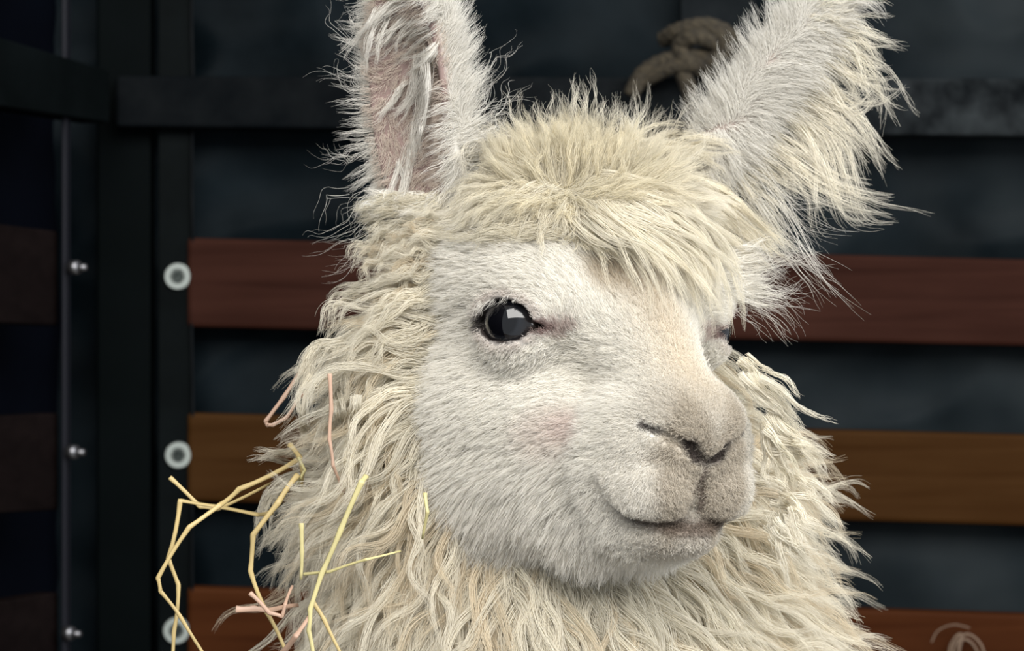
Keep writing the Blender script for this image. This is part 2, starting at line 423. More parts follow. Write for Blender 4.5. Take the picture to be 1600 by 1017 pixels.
GROOVES = None
NECK_P = [(-2.6, 8.0, -3.0), (-2.2, 8.8, -11.0), (-2.6, 10.0, -26.0), (-2.0, 16.0, -48.0)]; NECK_R = [6.0, 8.3, 8.3, 12.0]
def sdf(X, Y, Z):
    x = (X - O[0]) * 100; y = (Y - O[1]) * 100; z = (Z - O[2]) * 100     # world cm
    a, f, u = loc(X, Y, Z)
    A = np.abs(a)
    # ---- skull
    d = ell(A, f, u, (0, -4.4, 1.6), (6.2, 6.8, 6.2))
    d = smin(d, ell(A, f, u, (2.6, -2.5, 2.4), (4.0, 5.0, 3.6)), 1.5)
    d = smin(d, ell(A, f, u, (3.9, .2, .8), (2.7, 3.0, 2.4)), 1.6)          # brow
    d = smin(d, cone(A, f, u, (0, .5, 1.6), (0, 6.9, -4.2), 3.2, 1.75), 2.2)  # bridge
    d = smax(d, -ell(A, f, u, (1.9, 4.6, 2.6), (1.1, 1.4, 1.5)), 1.6)
    # cheeks and jaw
    d = smin(d, cone(A, f, u, (3.4, -3.2, -4.2), (1.7, 4.4, -6.6), 4.1, 2.3), 1.8)
    d = smin(d, cone(A, f, u, (2.8, -4.0, -6.4), (.8, 5.0, -9.0), 3.6, 1.9), 1.5)
    # muzzle
    d = smin(d, ell(A, f, u, (0, 5.9, -5.7), (3.75, 3.6, 3.2)), 1.0)
    d = smin(d, ell(A, f, u, (0, 7.9, -4.75), (2.45, 2.15, 1.75)), 1.0)       # nose pad
    lip = ell(A, f, u, (1.45, 7.0, -7.6), (1.95, 2.2, 2.15))
    lip = smin(lip, ell(A, f, u, (2.2, 5.4, -7.2), (1.7, 2.6, 1.7)), .8)
    chin = ell(A, f, u, (0, 6.1, -9.75), (2.35, 2.5, 1.35))
    chin = smin(chin, ell(A, f, u, (1.0, 2.5, -9.2), (2.2, 3.6, 1.8)), 1.4)
    d = smin(d, chin, .8)
    d = smin(d, lip, .30)
    if GROOVES:
        m = poly(A, f, u, GROOVES['mouth'][0], GROOVES['mouth'][1]); d = smax(d, -m, .35)
        m = poly(A, f, u, GROOVES['philtrum'][0], GROOVES['philtrum'][1]); d = smax(d, -m, .3)
        m = poly(A, f, u, GROOVES['nostril'][0], GROOVES['nostril'][1]); d = smax(d, -m, .28)
    else:
        return d / 100.0
    # wing above the nostril
    # dimple in front of cheek
    # ---- eye socket and lids
    et, eb, en = eye_uv(A, f, u)
    d = smin(d, np.sqrt(et ** 2 + eb ** 2 + en ** 2) - (EYE_R + .26), .9)
    ap = np.sqrt((et / 1.50) ** 2 + ((eb - .02) / np.where(eb > 0, .92, 1.04)) ** 2) - 1.0
    ap = ap * 1.15
    duct = np.sqrt(((et - 1.45) / .55) ** 2 + ((eb + .28) / .20) ** 2) - 1.0
    duct = duct * .25
    corner = (np.sqrt(((et + 1.42) / .45) ** 2 + ((eb + .12) / .26) ** 2) - 1.0) * .3
    ap = np.minimum(np.minimum(ap, duct), corner)
    ap = np.maximum(ap, .3 - en)
    d = smax(d, -ap, .22)
    d = np.maximum(d, -(np.sqrt(et ** 2 + eb ** 2 + en ** 2) - (EYE_R - .02)))
    # ---- ears
    d = smin(d, ear_sdf(x, y, z, EAR_N, 2.6, 1.7, True), 1.0)
    d = smin(d, ear_sdf(x, y, z, EAR_F, 1.6, 1.2, False), 1.0)
    # ---- neck and ruff
    d2 = poly(x, y, z, NECK_P, NECK_R)
    d = smin(d, d2, 2.0)
    # ---- body and legs (below the frame)
    low = ell(x, y, z, (0, 42., -60.), (20, 42, 19))
    low = smin(low, ell(x, y, z, (-2., 16., -56.), (15, 14, 18)), 6)
    for (lx, ly) in ((-10., 14.), (8., 14.)):
        low = smin(low, poly(x, y, z, [(lx, ly, -66.), (lx, ly - 1, -94.), (lx, ly, -118.), (lx, ly - 3, -122.5)], [7, 3.9, 2.6, 2.9]), 4)
    for (lx, ly) in ((-11., 68.), (12., 68.)):
        low = smin(low, poly(x, y, z, [(lx, ly, -64.), (lx, ly - 5, -82.), (lx, ly + 6, -98.), (lx, ly + 3, -118.), (lx, ly, -122.5)], [9, 6, 3.6, 2.6, 2.9]), 4)
    low = smin(low, poly(x, y, z, [(2., 80., -52.), (3., 86., -58.), (3., 87., -72.)], [4, 4, 2]), 3)
    d = smin(d, low, 6)
    return d / 100.0

def snap(pts, rad, sub=4, inset=0.0):
    """lay a groove line on the surface of the muzzle"""
    pts = np.array(pts, float); out = []; rr = []
    for i in range(len(pts) - 1):
        for k in range(sub):
            t = k / sub; out.append(pts[i] * (1 - t) + pts[i + 1] * t); rr.append(rad[i] * (1 - t) + rad[i + 1] * t)
    out.append(pts[-1]); rr.append(rad[-1])
    q = np.array(out)
    def ev(q):
        w = O + (q[:, :1] * Rv + q[:, 1:2] * Fv + q[:, 2:] * Uv) / 100
        return sdf(w[:, 0], w[:, 1], w[:, 2]) * 100
    for _ in range(12):
        e = ev(q); g = np.stack([(ev(q + np.eye(3)[m] * .05) - e) / .05 for m in range(3)], 1)
        g[:, 2] *= .3                                        # slide mostly along the horizontal
        g /= np.linalg.norm(g, axis=1, keepdims=True)
        q = q - g * (e + inset)[:, None] * .8
        q[:, 0] = np.maximum(q[:, 0], 0)
    return [tuple(v) for v in q], rr
GR = dict(
    mouth=snap([(0, 8.6, -9.45), (1.3, 8.2, -9.45), (2.4, 7.1, -9.05), (3.0, 6.45, -8.45), (3.25, 6.1, -7.7)], [.20, .16, .12, .08, .02], inset=.03),
    philtrum=snap([(0, 9.75, -6.5), (0, 9.35, -7.4), (0, 8.8, -9.3)], [.10, .12, .16], inset=0.),
    nostril=snap([(0.05, 9.75, -6.55), (.85, 9.4, -5.85), (1.65, 8.7, -5.20), (2.55, 7.9, -4.80)], [.12, .40, .22, .05], inset=.10))
GROOVES = GR

def axis(lo, hi, flo, fhi, h, gr=1.10, hmax=.025):
    mid = list(np.arange(flo, fhi + h * .5, h))
    s = h; v = mid[-1]
    right = []
    while v < hi: s = min(s * gr, hmax); v += s; right.append(v)
    s = h; v = mid[0]; left = []
    while v > lo: s = min(s * gr, hmax); v -= s; left.append(v)
    return np.array(left[::-1] + mid + right, dtype=np.float32)
GX = axis(-.28, .35, -.085, .185, .0019)
GY = axis(1.02, 2.25, 1.085, 1.33, .0019)
GZ = axis(-.01, CAMZ + .22, CAMZ - .15, CAMZ + .16, .0019)
nx, ny, nz = len(GX), len(GY), len(GZ)
print('grid', nx, ny, nz)
D = np.empty((nx, ny, nz), dtype=np.float32)
YY, ZZ = np.meshgrid(GY, GZ, indexing='ij')
for i0 in range(0, nx, 16):
    xx = GX[i0:i0 + 16][:, None, None]
    D[i0:i0 + 16] = sdf(xx + 0 * YY[None], YY[None] + 0 * xx, ZZ[None] + 0 * xx)

def surface_nets(D, gx, gy, gz):
    ins = D < 0
    c = [ins[i:D.shape[0] - 1 + i, j:D.shape[1] - 1 + j, k:D.shape[2] - 1 + k] for i in (0, 1) for j in (0, 1) for k in (0, 1)]
    n = sum(x.astype(np.int8) for x in c)
    act = (n > 0) & (n < 8)
    I, J, K = np.nonzero(act)
    idx = -np.ones(act.shape, dtype=np.int32); idx[I, J, K] = np.arange(len(I))
    acc = np.zeros((len(I), 3)); cnt = np.zeros(len(I))
    corners = [(i, j, k) for i in (0, 1) for j in (0, 1) for k in (0, 1)]
    for a in range(8):
        for b in range(a + 1, 8):
            ca, cb = corners[a], corners[b]
            if sum(abs(ca[m] - cb[m]) for m in range(3)) != 1: continue
            da = D[I + ca[0], J + ca[1], K + ca[2]]; db = D[I + cb[0], J + cb[1], K + cb[2]]
            cr = (da < 0) != (db < 0)
            t = np.where(cr, da / np.where(cr, da - db, 1), 0)
            pa = np.stack([gx[I + ca[0]], gy[J + ca[1]], gz[K + ca[2]]], 1); pb = np.stack([gx[I + cb[0]], gy[J + cb[1]], gz[K + cb[2]]], 1)
            p = pa + (pb - pa) * t[:, None]
            acc[cr] += p[cr]; cnt[cr] += 1
    V = acc / cnt[:, None]
    Fs = []
    for ax in range(3):
        sl0 = [slice(None)] * 3; sl1 = [slice(None)] * 3
        sl0[ax] = slice(0, -1); sl1[ax] = slice(1, None)
        A_ = ins[tuple(sl0)]; B_ = ins[tuple(sl1)]
        e = np.nonzero(A_ != B_)
        e = np.stack(e, 1)
        o1, o2 = [(1, 2), (2, 0), (0, 1)][ax]
        ok = (e[:, o1] > 0) & (e[:, o2] > 0) & (e[:, o1] < D.shape[o1] - 1) & (e[:, o2] < D.shape[o2] - 1)
        e = e[ok]
        def gi(s1, s2):
            q = e.copy(); q[:, o1] -= s1; q[:, o2] -= s2
            return idx[q[:, 0], q[:, 1], q[:, 2]]
        f = np.stack([gi(1, 1), gi(0, 1), gi(0, 0), gi(1, 0)], 1)
        flip = ~A_[e[:, 0], e[:, 1], e[:, 2]]
        f[flip] = f[flip][:, ::-1]
        Fs.append(f)
    F = np.concatenate(Fs)
    return V, F[(F >= 0).all(1)]
V, F = surface_nets(D, GX, GY, GZ)
print('alpaca mesh', len(V), len(F))
G = np.stack(np.gradient(D, GX, GY, GZ), -1).astype(np.float32)

def sample(p, field):
    out = 0
    ii = []; ww = []
    for m, g in enumerate((GX, GY, GZ)):
        i = np.clip(np.searchsorted(g, p[:, m]) - 1, 0, len(g) - 2)
        t = np.clip((p[:, m] - g[i]) / (g[i + 1] - g[i]), 0, 1)
        ii.append(i); ww.append(t)
    for i in (0, 1):
        for j in (0, 1):
            for k in (0, 1):
                w = (ww[0] if i else 1 - ww[0]) * (ww[1] if j else 1 - ww[1]) * (ww[2] if k else 1 - ww[2])
                v = field[ii[0] + i, ii[1] + j, ii[2] + k]
                out = out + (v * w[:, None] if v.ndim > 1 else v * w)
    return out
def norm(v): return v / (np.linalg.norm(v, axis=1, keepdims=True) + 1e-9)
def nrm_at(p): return norm(sample(p, G))
def proj(p):
    return 800 + p[:, 0] / p[:, 1] * FPX, 508.5 - (p[:, 2] - CAMZ) / p[:, 1] * FPX

alpaca = empty('alpaca', (O[0], O[1] + .1, 0.0))
tag(alpaca, 'white long-haired alpaca with woolly ruff, upright ears and dark eyes', 'alpaca')
AL = np.array(alpaca.location)

# ---- pigment: what colour skin and hair have where
def smooth01(x): x = np.clip(x, 0, 1); return x * x * (3 - 2 * x)
CREAM = np.array([.80, .745, .62]); TAN = np.array([.50, .42, .33]); PINK = np.array([.62, .47, .42]); DARK = np.array([.03, .022, .02])
WHITE = np.array([.85, .825, .765]); YEL = np.array([.64, .575, .41]); EARPINK = np.array([.31, .225, .205])
def seg_dist(A, f, u, pts):
    return poly(A, f, u, pts, [0] * len(pts))
def pigment(p):
    a, f, u = loc(p[:, 0], p[:, 1], p[:, 2]); A = np.abs(a)
    c = np.tile(WHITE, (len(p), 1))
    def mixin(col, w):
        nonlocal c
        w = np.clip(w, 0, 1)[:, None]; c = c * (1 - w) + col * w
    # muzzle is greyish tan
    w = smooth01((f - 5.6) / 2.6) * smooth01((-1.6 - u) / 2.5)
    w = w * (.30 + .70 * smooth01((3.0 - A) / 1.1)) * (.55 + .45 * smooth01((1.9 - np.abs(A - 1.2) - .5 * np.abs(u + 7.6)) / .8 + (u > -6.5)))
    mixin(np.array([.48, .42, .335]), w * .85)
    # bridge of the nose, warm
    mixin(np.array([.70, .60, .45]), .55 * smooth01(1 - A / 2.3) * smooth01((u + 5) / 3) * smooth01((f - 1) / 2))
    q = np.sqrt(((A - 1.7) / 1.3) ** 2 + ((u - 2.4) / 1.3) ** 2); mixin(np.array([.60, .50, .36]), .6 * smooth01(1.35 - q) * (f > 0))
    # cheek patch showing pink skin
    q = np.sqrt(((a - 3.9) / 2.0) ** 2 + ((f - 2.6) / 2.2) ** 2 + ((u + 5.3) / 1.3) ** 2)
    mixin(PINK, .30 * smooth01(1.4 - q))
    q = np.sqrt(((a - 4.3) / 1.0) ** 2 + ((f - 4.2) / 1.0) ** 2 + ((u + 5.0) / .7) ** 2)
    mixin(np.array([.66, .47, .44]), .22 * smooth01(1.5 - q))
    # around the mouth and nostrils
    m = seg_dist(A, f, u, GR['mouth'][0])
    mixin(np.array([.16, .115, .085]), .85 * smooth01((.62 + .25 * smooth01((2.2 - A) / 1.5) * (u < -9.4) - m) / .55) * smooth01((3.35 - A) / 1.2))  # broader mid-mouth band paints in the shade on the lower lip
    m = seg_dist(A, f, u, GR['nostril'][0])
    mixin(np.array([.06, .045, .04]), .95 * smooth01((.24 + .30 * np.exp(-((A - .85) / .55) ** 2) - m) / .18))
    m = seg_dist(A, f, u, GR['philtrum'][0])
    mixin(np.array([.22, .17, .14]), .85 * smooth01((.28 - m) / .2))
    # eye rim and tear duct
    et, eb, en = eye_uv(A, f, u)
    r = np.sqrt((et / 1.50) ** 2 + (eb / 1.04) ** 2)
    mixin(np.array([.50, .41, .38]), .45 * smooth01((1.55 - r) / .4) * (en > 0))
    mixin(DARK, smooth01((1.17 - .14 * smooth01(eb / .6) - r) / .08) * (en > 0))
    r = np.sqrt(((et + 1.5) / .62) ** 2 + ((eb + .12) / .40) ** 2); mixin(DARK, .9 * smooth01((1.1 - r) / .3) * (en > 0))
    r = np.sqrt(((et - 1.7) / .75) ** 2 + ((eb + .30) / .36) ** 2)
    mixin(np.array([.10, .06, .055]), .95 * smooth01((1.25 - r) / .5) * (en > 0))
    r = np.sqrt(((et - 2.5) / 1.1) ** 2 + ((eb + .30) / .4) ** 2)
    mixin(np.array([.45, .33, .30]), .6 * smooth01((1.4 - r) / .8) * (en > 0))
    return c
def ear_coords(p, E):
    q = (p - O) * 100 - E[0]
    return q @ E[1], q @ E[2], q @ E[3]

m_skin = bpy.data.materials.new('alpaca_skin'); m_skin.use_nodes = True
nt = m_skin.node_tree; b = nt.nodes['Principled BSDF']; b.inputs['Roughness'].default_value = .75
b.inputs['Specular IOR Level'].default_value = .2
at = nt.nodes.new('ShaderNodeAttribute'); at.attribute_name = 'pigment'
nt.links.new(at.outputs['Color'], b.inputs['Base Color'])

body = mesh_obj('body', V - AL, F, m_skin, alpaca, True)
pc = pigment(V)
# underlying skin: pinker inside the ear, woolly cream elsewhere
lN, dN, sN = ear_coords(V, EAR_N)
def ear_inside(l, d, s_, E, hw, hd):
    return smooth01((.60 - np.abs(ell(s_, d, l, (0, hd * .80, E[4] * .50), (hw * .80, hd * 1.05, E[4] * .43)))) / .3) * (l > 0) * (l < 15)
inner = ear_inside(lN, dN, sN, EAR_N, 2.6, 1.7)
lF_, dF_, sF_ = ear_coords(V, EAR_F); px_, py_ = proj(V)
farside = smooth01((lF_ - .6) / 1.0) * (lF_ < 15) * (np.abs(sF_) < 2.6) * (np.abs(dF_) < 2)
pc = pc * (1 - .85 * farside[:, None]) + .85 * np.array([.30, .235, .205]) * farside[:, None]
pc = pc * (1 - inner[:, None]) + EARPINK * inner[:, None]
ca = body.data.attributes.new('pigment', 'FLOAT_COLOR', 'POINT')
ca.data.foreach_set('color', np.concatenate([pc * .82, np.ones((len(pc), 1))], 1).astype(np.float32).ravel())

# ---- eyes
def eye(sgn):
    m = new_mat('eye_surface', (.006, .006, .007), .04, 0, .4)
    b = m.node_tree.nodes['Principled BSDF']
    b.inputs['Coat Weight'].default_value = .7; b.inputs['Coat Roughness'].default_value = .02
    N = m.node_tree.nodes; L = m.node_tree.links
    tc = N.new('ShaderNodeTexCoord'); sep = N.new('ShaderNodeSeparateXYZ'); L.new(tc.outputs['Object'], sep.inputs[0])
    # object Z axis looks out of the eye: dark brown iris round a black pupil, near-black white
    cr = N.new('ShaderNodeValToRGB'); mr = N.new('ShaderNodeMapRange')
    mr.inputs['From Min'].default_value = 0.0; mr.inputs['From Max'].default_value = EYE_R / 100
    L.new(sep.outputs['Z'], mr.inputs['Value']); L.new(mr.outputs[0], cr.inputs[0])
    e = cr.color_ramp.elements
    e[0].position = .55; e[0].color = (.012, .009, .008, 1)
    e[1].position = .95; e[1].color = (.002, .002, .003, 1)
    for pos, c in ((.62, (.045, .038, .034, 1)), (.66, (.016, .014, .014, 1)), (.90, (.010, .011, .014, 1))):
        q = e.new(pos); q.color = c
    L.new(cr.outputs[0], b.inputs['Base Color'])
    bm = bmesh.new(); bmesh.ops.create_uvsphere(bm, u_segments=64, v_segments=40, radius=EYE_R / 100)
    for v in bm.verts:                      # corneal bulge
        h = v.co.z / (EYE_R / 100)
        if h > .6: v.co *= 1 + .055 * smooth01(np.array((h - .6) / .4))
    o = bm_obj('eyeball', bm, m, alpaca, True)
    c = wld(sgn * EYE_C[0], EYE_C[1], EYE_C[2]); n = Rv * sgn * EYE_N[0] + Fv * EYE_N[1] + Uv * EYE_N[2]
    o.location = c - AL
    o.rotation_euler = Vector(n).to_track_quat('Z', 'Y').to_euler()
    return o
eye(1); eye(-1)

# ================================================================== FUR
m_fur = bpy.data.materials.new('fleece'); m_fur.use_nodes = True
nt = m_fur.node_tree; N = nt.nodes; L = nt.links
b = N['Principled BSDF']
at = N.new('ShaderNodeAttribute'); at.attribute_name = 'fur_col'
b.inputs['Roughness'].default_value = .45; b.inputs['Specular IOR Level'].default_value = .35
tr = N.new('ShaderNodeBsdfTranslucent'); mx = N.new('ShaderNodeMixShader'); mx.inputs[0].default_value = .35
L.new(at.outputs['Color'], b.inputs['Base Color']); L.new(at.outputs['Color'], tr.inputs['Color'])
L.new(b.outputs[0], mx.inputs[1]); L.new(tr.outputs[0], mx.inputs[2]); L.new(mx.outputs[0], N['Material Output'].inputs['Surface'])

def hair_object(name, pts, rad, col):
    """pts (n, k, 3) world; rad (n, k); col (n, 3)"""
    n, k, _ = pts.shape
    hc = bpy.data.hair_curves.new(name)
    hc.add_curves([k] * n)
    hc.attributes['position'].data.foreach_set('vector', (pts - AL).astype(np.float32).ravel())
    ra = hc.attributes.get('radius') or hc.attributes.new('radius', 'FLOAT', 'POINT')
    ra.data.foreach_set('value', rad.astype(np.float32).ravel())
    c = hc.attributes.new('fur_col', 'FLOAT_COLOR', 'CURVE')
    c.data.foreach_set('color', np.concatenate([col, np.ones((n, 1))], 1).astype(np.float32).ravel())
    hc.materials.append(m_fur)
    hc.update_tag()
    o = bpy.data.objects.new(name, hc); link(o, alpaca)
    print('hair', name, n, k)
    return o

# face areas for scattering
tri = np.concatenate([F[:, [0, 1, 2]], F[:, [0, 2, 3]]])
T0, T1, T2 = V[tri[:, 0]], V[tri[:, 1]], V[tri[:, 2]]
tcent = (T0 + T1 + T2) / 3
tarea = np.linalg.norm(np.cross(T1 - T0, T2 - T0), axis=1) * .5
tnorm = nrm_at(tcent)
tpx, tpy = proj(tcent)
ta, tf_, tu = loc(tcent[:, 0], tcent[:, 1], tcent[:, 2])
tA = np.abs(ta)
vdir = norm(np.array([0, 0, CAMZ]) - tcent)
tface = (tnorm * vdir).sum(1)                         # >0 faces the camera
in_view = (tcent[:, 2] > CAMZ - .22) & (tcent[:, 1] < 1.50)
le, de, se = ear_coords(tcent, EAR_N); tearN = (le > 2.6) & (np.abs(se) < 3.6) & (np.abs(de) < 2.6)
lf, df, sf = ear_coords(tcent, EAR_F); tearF = (lf > 1.2) & (np.abs(sf) < 3.0) & (np.abs(df) < 2.4) & (lf < 99)
et, eb, en = eye_uv(tA, tf_, tu)
t_eye = (np.sqrt((et / 1.45) ** 2 + (eb / 1.18) ** 2) < 1.0) & (en > 0)
t_duct = (np.sqrt(((et - 1.55) / .65) ** 2 + ((eb + .28) / .28) ** 2) < 1.0) & (en > 0)
head_d = sdf  # alias

def scatter(mask_w, n):
    w = tarea * mask_w; w = w / w.sum()
    t = rng.choice(len(w), n, p=w)
    r1 = np.sqrt(rng.random(n)); r2 = rng.random(n)
    p = T0[t] * (1 - r1)[:, None] + T1[t] * (r1 * (1 - r2))[:, None] + T2[t] * (r1 * r2)[:, None]
    return p

class Flow:
    """hair direction read off the photograph as (px,py, dx,dy) samples, spread over the surface"""
    def __init__(self, s, sig=60.):
        s = np.array(s, float); self.q = s[:, :2]; self.d = s[:, 2:4] / np.linalg.norm(s[:, 2:4], axis=1, keepdims=True); self.sig = sig
    def __call__(self, p):
        x, y = proj(p)
        d2 = (x[:, None] - self.q[None, :, 0]) ** 2 + (y[:, None] - self.q[None, :, 1]) ** 2
        w = 1 / (d2 + self.sig ** 2 * .3) ** 2
        v = w @ self.d
        v = v / (np.linalg.norm(v, axis=1, keepdims=True) + 1e-9)
        return np.stack([v[:, 0], 0 * v[:, 0], -v[:, 1]], 1)

def grow(root, L, k, flow, lift0=.5, lift1=.1, stiff=.55, grav=0.0, hmin=0.0, n0=None, wob=0.0, turn=0.0, wind=0.0, windf=1.2):
    n = nrm_at(root) if n0 is None else n0
    p = root.copy(); out = [p.copy()]
    t = flow(p); t = t - n * np.minimum(0, (t * n).sum(1))[:, None]
    d = norm(norm(t) + n * lift0)
    st = (L / (k - 1))[:, None]
    ph = rng.random((len(p), 3)) * 6.28
    a0 = rng.standard_normal(len(p)) * turn; wf = windf * (.6 + .8 * rng.random(len(p))); wa = wind * (.3 + 1.1 * rng.random(len(p)))
    for i in range(1, k):
        s = i / (k - 1)
        p = p + d * st
        sd = sample(p, D); nn = nrm_at(p)
        hm = hmin * s if np.isscalar(hmin) else hmin * s
        push = np.maximum(0, hm - sd)
        p = p + nn * np.minimum(push, st[:, 0] * .8)[:, None]
        out.append(p.copy())
        t = flow(p)
        if True:
            an = a0 + wa * np.sin(6.283 * wf * s + ph[:, 0])
            ca_, sa_ = np.cos(an)[:, None], np.sin(an)[:, None]
            t = np.concatenate([t[:, :1] * ca_ - t[:, 2:] * sa_, t[:, 1:2], t[:, :1] * sa_ + t[:, 2:] * ca_], 1)
        t = norm(t - nn * np.minimum(0, (t * nn).sum(1))[:, None])
        lf_ = lift0 + (lift1 - lift0) * s
        g = np.array([0, 0, -1.]) * grav * s
        if wob: g = g + np.stack([np.sin(ph[:, 0] + s * 5), np.sin(ph[:, 1] + s * 4), np.sin(ph[:, 2] + s * 6)], 1) * wob
        d = norm(d * stiff + (t + nn * lf_ + g) * (1 - stiff))
    return np.stack(out, 1)

def strands(center, m, r0, r1, wave_a=0.0, wave_f=1.0, frizz=.0006, lenvar=.25, resample=None):
    """m strands about each lock centre line; converge towards the tip"""
    n, k, _ = center.shape
    tan = np.gradient(center, axis=1); tan /= (np.linalg.norm(tan, axis=2, keepdims=True) + 1e-9)
    ref = np.array([0.0, -1.0, 0.0])
    s1 = np.cross(tan, ref); s1 /= (np.linalg.norm(s1, axis=2, keepdims=True) + 1e-6)
    s2 = np.cross(tan, s1)
    sp = np.linspace(0, 1, k)
    if np.ndim(wave_a) or wave_a > 0:
        ph = rng.random(n)[:, None] * 6.28; fr = (wave_f * (.7 + .6 * rng.random(n)))[:, None]
        am = (wave_a * (.4 + 1.0 * rng.random(n)))[:, None]
        env = np.minimum(1, sp * 2.5)[None]
        center = center + s1 * (am * env * np.sin(6.283 * fr * sp[None] + ph))[..., None] + s2 * (am * .6 * env * np.cos(6.283 * fr * sp[None] + ph))[..., None]
    th = rng.random((n, m)) * 6.283; rr = np.sqrt(rng.random((n, m)))
    lv = 1 - lenvar * rng.random((n, m)) ** 1.5
    fly = (rng.random((n, m)) < .07) * 1.0
    idx = sp[None, None] * lv[..., None] * (k - 1)
    i0 = np.clip(idx.astype(int), 0, k - 2); tt = (idx - i0)[..., None]
    ar = np.arange(n)[:, None, None]
    c = center[ar, i0] * (1 - tt) + center[ar, i0 + 1] * tt
    a1 = s1[ar, i0]; a2 = s2[ar, i0]
    r0 = np.broadcast_to(r0, (n,)); r1 = np.broadcast_to(r1, (n,))
    prof = (r0[:, None] * (1 - sp) ** 1.0 + r1[:, None] * sp)[:, None, :] * (1 + fly[..., None] * sp * 3.0)
    off = (rr * np.cos(th))[..., None] * prof; of2 = (rr * np.sin(th))[..., None] * prof
    p3 = rng.random((n, m, 2)) * 6.283; f3 = 1 + 2 * rng.random((n, m, 2))
    off = off + frizz * sp * np.sin(p3[..., :1] + f3[..., :1] * 6.283 * sp)
    of2 = of2 + frizz * sp * np.sin(p3[..., 1:] + f3[..., 1:] * 6.283 * sp)
    q = c + a1 * off[..., None] + a2 * of2[..., None]
    return q.reshape(n * m, k, 3)

def radii(n, k, r, tip=.25, pw=1.5):
    s = np.linspace(0, 1, k)
    return np.tile(r * (1 - (1 - tip) * s ** pw), (n, 1)) * (.75 + .5 * rng.random((n, 1)))
def jitter(col, n, amt=.06):
    return np.clip(col * (1 + amt * rng.standard_normal((n, 1))), 0, .95)

#FUR_BEGIN
face_flow = Flow([
 (1060,470,-.4,-1),(1100,560,-.3,-1),(1155,600,.6,-.8),(1060,600,-.6,-.8),(1000,620,-.9,-.2),(1100,650,-.1,-1),(1040,650,-.8,-.3),(1160,660,.5,-.3),
 (1010,700,-.7,.5),(1040,760,.1,1),(980,730,-.6,.7),(1080,780,.3,1),(1130,770,.1,1),(1155,740,.4,.8),(1165,800,.5,1),
 (1050,860,-.2,1),(1110,850,.2,1),(980,830,-.5,.9),(930,700,-.9,.3),(900,640,-1,.1),(860,580,-.9,.5),(800,560,-.7,.7),
 (760,620,-1,.5),(800,700,-.9,.4),(880,760,-.7,.7),(820,800,-.5,1),(900,850,-.2,1),(760,820,-.4,1),(720,700,-.9,.6),(960,800,-.5,.9),
 (880,500,-.2,-.8),(870,440,-.6,-.5),(800,440,-1,-.1),(740,460,-1,.1),(720,520,-.9,.3),(900,380,-.7,-.4),(820,380,-1,-.1),
 (950,480,-.6,-.8),(1000,420,-.3,-1),(1060,440,-.1,-.9),(1150,470,.8,.2),(1120,450,.5,.4),(1180,440,.9,.2),(930,560,-.9,-.1)], 40)
crown_flow = Flow([
 (890,255,0,-1),(840,255,-.3,-1),(790,260,-.7,-.7),(760,285,-.7,.7),(740,320,-.4,1),(790,330,-.4,.9),(840,330,-.3,1),(890,340,0,1),
 (930,255,.15,-1),(970,255,.3,-1),(1010,250,.45,-.9),(1050,260,.7,-.6),(950,300,1,-.1),(1000,300,1,.1),(950,330,.9,.5),(1000,340,.85,.6),(1050,310,.95,.4),
 (1060,360,.7,.7),(1100,330,.85,.5),(1110,400,.5,.85),(1070,430,.3,1),(1160,380,.9,.45),(1190,420,.95,.2),(1150,430,.7,.6),(1050,480,.25,1),
 (700,370,-1,.15),(650,380,-1,.2),(800,370,-.9,.1),(1120,500,0,1),(870,375,-.7,.3),(900,150,.05,-1),(980,150,.15,-1),(820,180,-.4,-1),(760,200,-.7,-.8),
 (1080,180,.5,-1),(1080,480,.2,1),(930,390,.3,.9)], 28)
mane_flow = Flow([
 (650,420,-1,.15),(600,440,-.9,.4),(560,470,-.6,.8),(600,520,-.9,.35),(540,540,-.8,.6),(650,560,-.9,.4),(600,600,-.8,.7),(540,620,-.3,1),
 (500,650,-.5,.9),(660,640,-.7,.8),(640,720,-.3,1),(560,720,-.3,1),(480,720,-.9,.4),(430,740,-1,.3),(680,760,-.1,1),(600,800,-.5,.9),
 (520,800,-.8,.5),(440,800,-.7,.8),(460,880,-.2,1),(520,900,-.3,1),(620,900,-.3,1),(700,850,-.1,1),(720,950,-.2,1),(800,930,.1,1),
 (860,920,.3,1),(900,960,.3,1),(960,920,.35,1),(1040,930,.4,1),(1100,900,.5,.9),(1150,880,.5,.9),(1180,800,.6,.9),(1170,600,.5,.9),
 (1200,640,.65,.75),(1240,690,.95,.4),(1200,720,.8,.6),(1240,780,.75,.7),(1250,850,.7,.8),(1200,900,.6,.8),(1220,960,.8,.5),(1160,960,.4,.95),
 (560,980,-.1,1),(480,960,0,1),(420,860,-.3,1),(700,500,-1,.3),(1150,560,.45,.9)], 40)
earN_flow = Flow([
 (745,150,.6,-.8),(750,230,.8,-.4),(740,300,.5,.5),(560,100,-.8,-.5),(560,200,-1,0),(585,280,-.8,.5),(600,340,-.6,.8),(680,180,-1,.3),
 (690,260,-1,.4),(620,60,-.6,.3),(650,20,-.5,.4),(640,150,-.2,1),(620,220,.2,1),(710,60,.5,-.8),(690,340,-.2,.9),(640,330,-.2,1)], 26)
earF_flow = Flow([
 (1060,200,-.4,-1),(1110,150,-.5,-.9),(1180,80,-.4,-.9),(1230,20,-.3,-1),(1215,120,.9,.0),(1250,100,.9,.2),(1290,60,.9,.25),(1310,130,.7,.8),(1350,100,.3,1),(1375,200,.1,1),(1370,50,.4,1),
 (1345,230,.3,1),(1250,230,.75,.7),(1180,250,.8,.5),(1200,320,.6,.8),(1150,300,.5,.9),(1290,20,.8,-.3),(1330,290,.8,.5),(1130,330,.5,.9),(1110,250,.3,.8),(1070,260,-.1,.7)], 30)

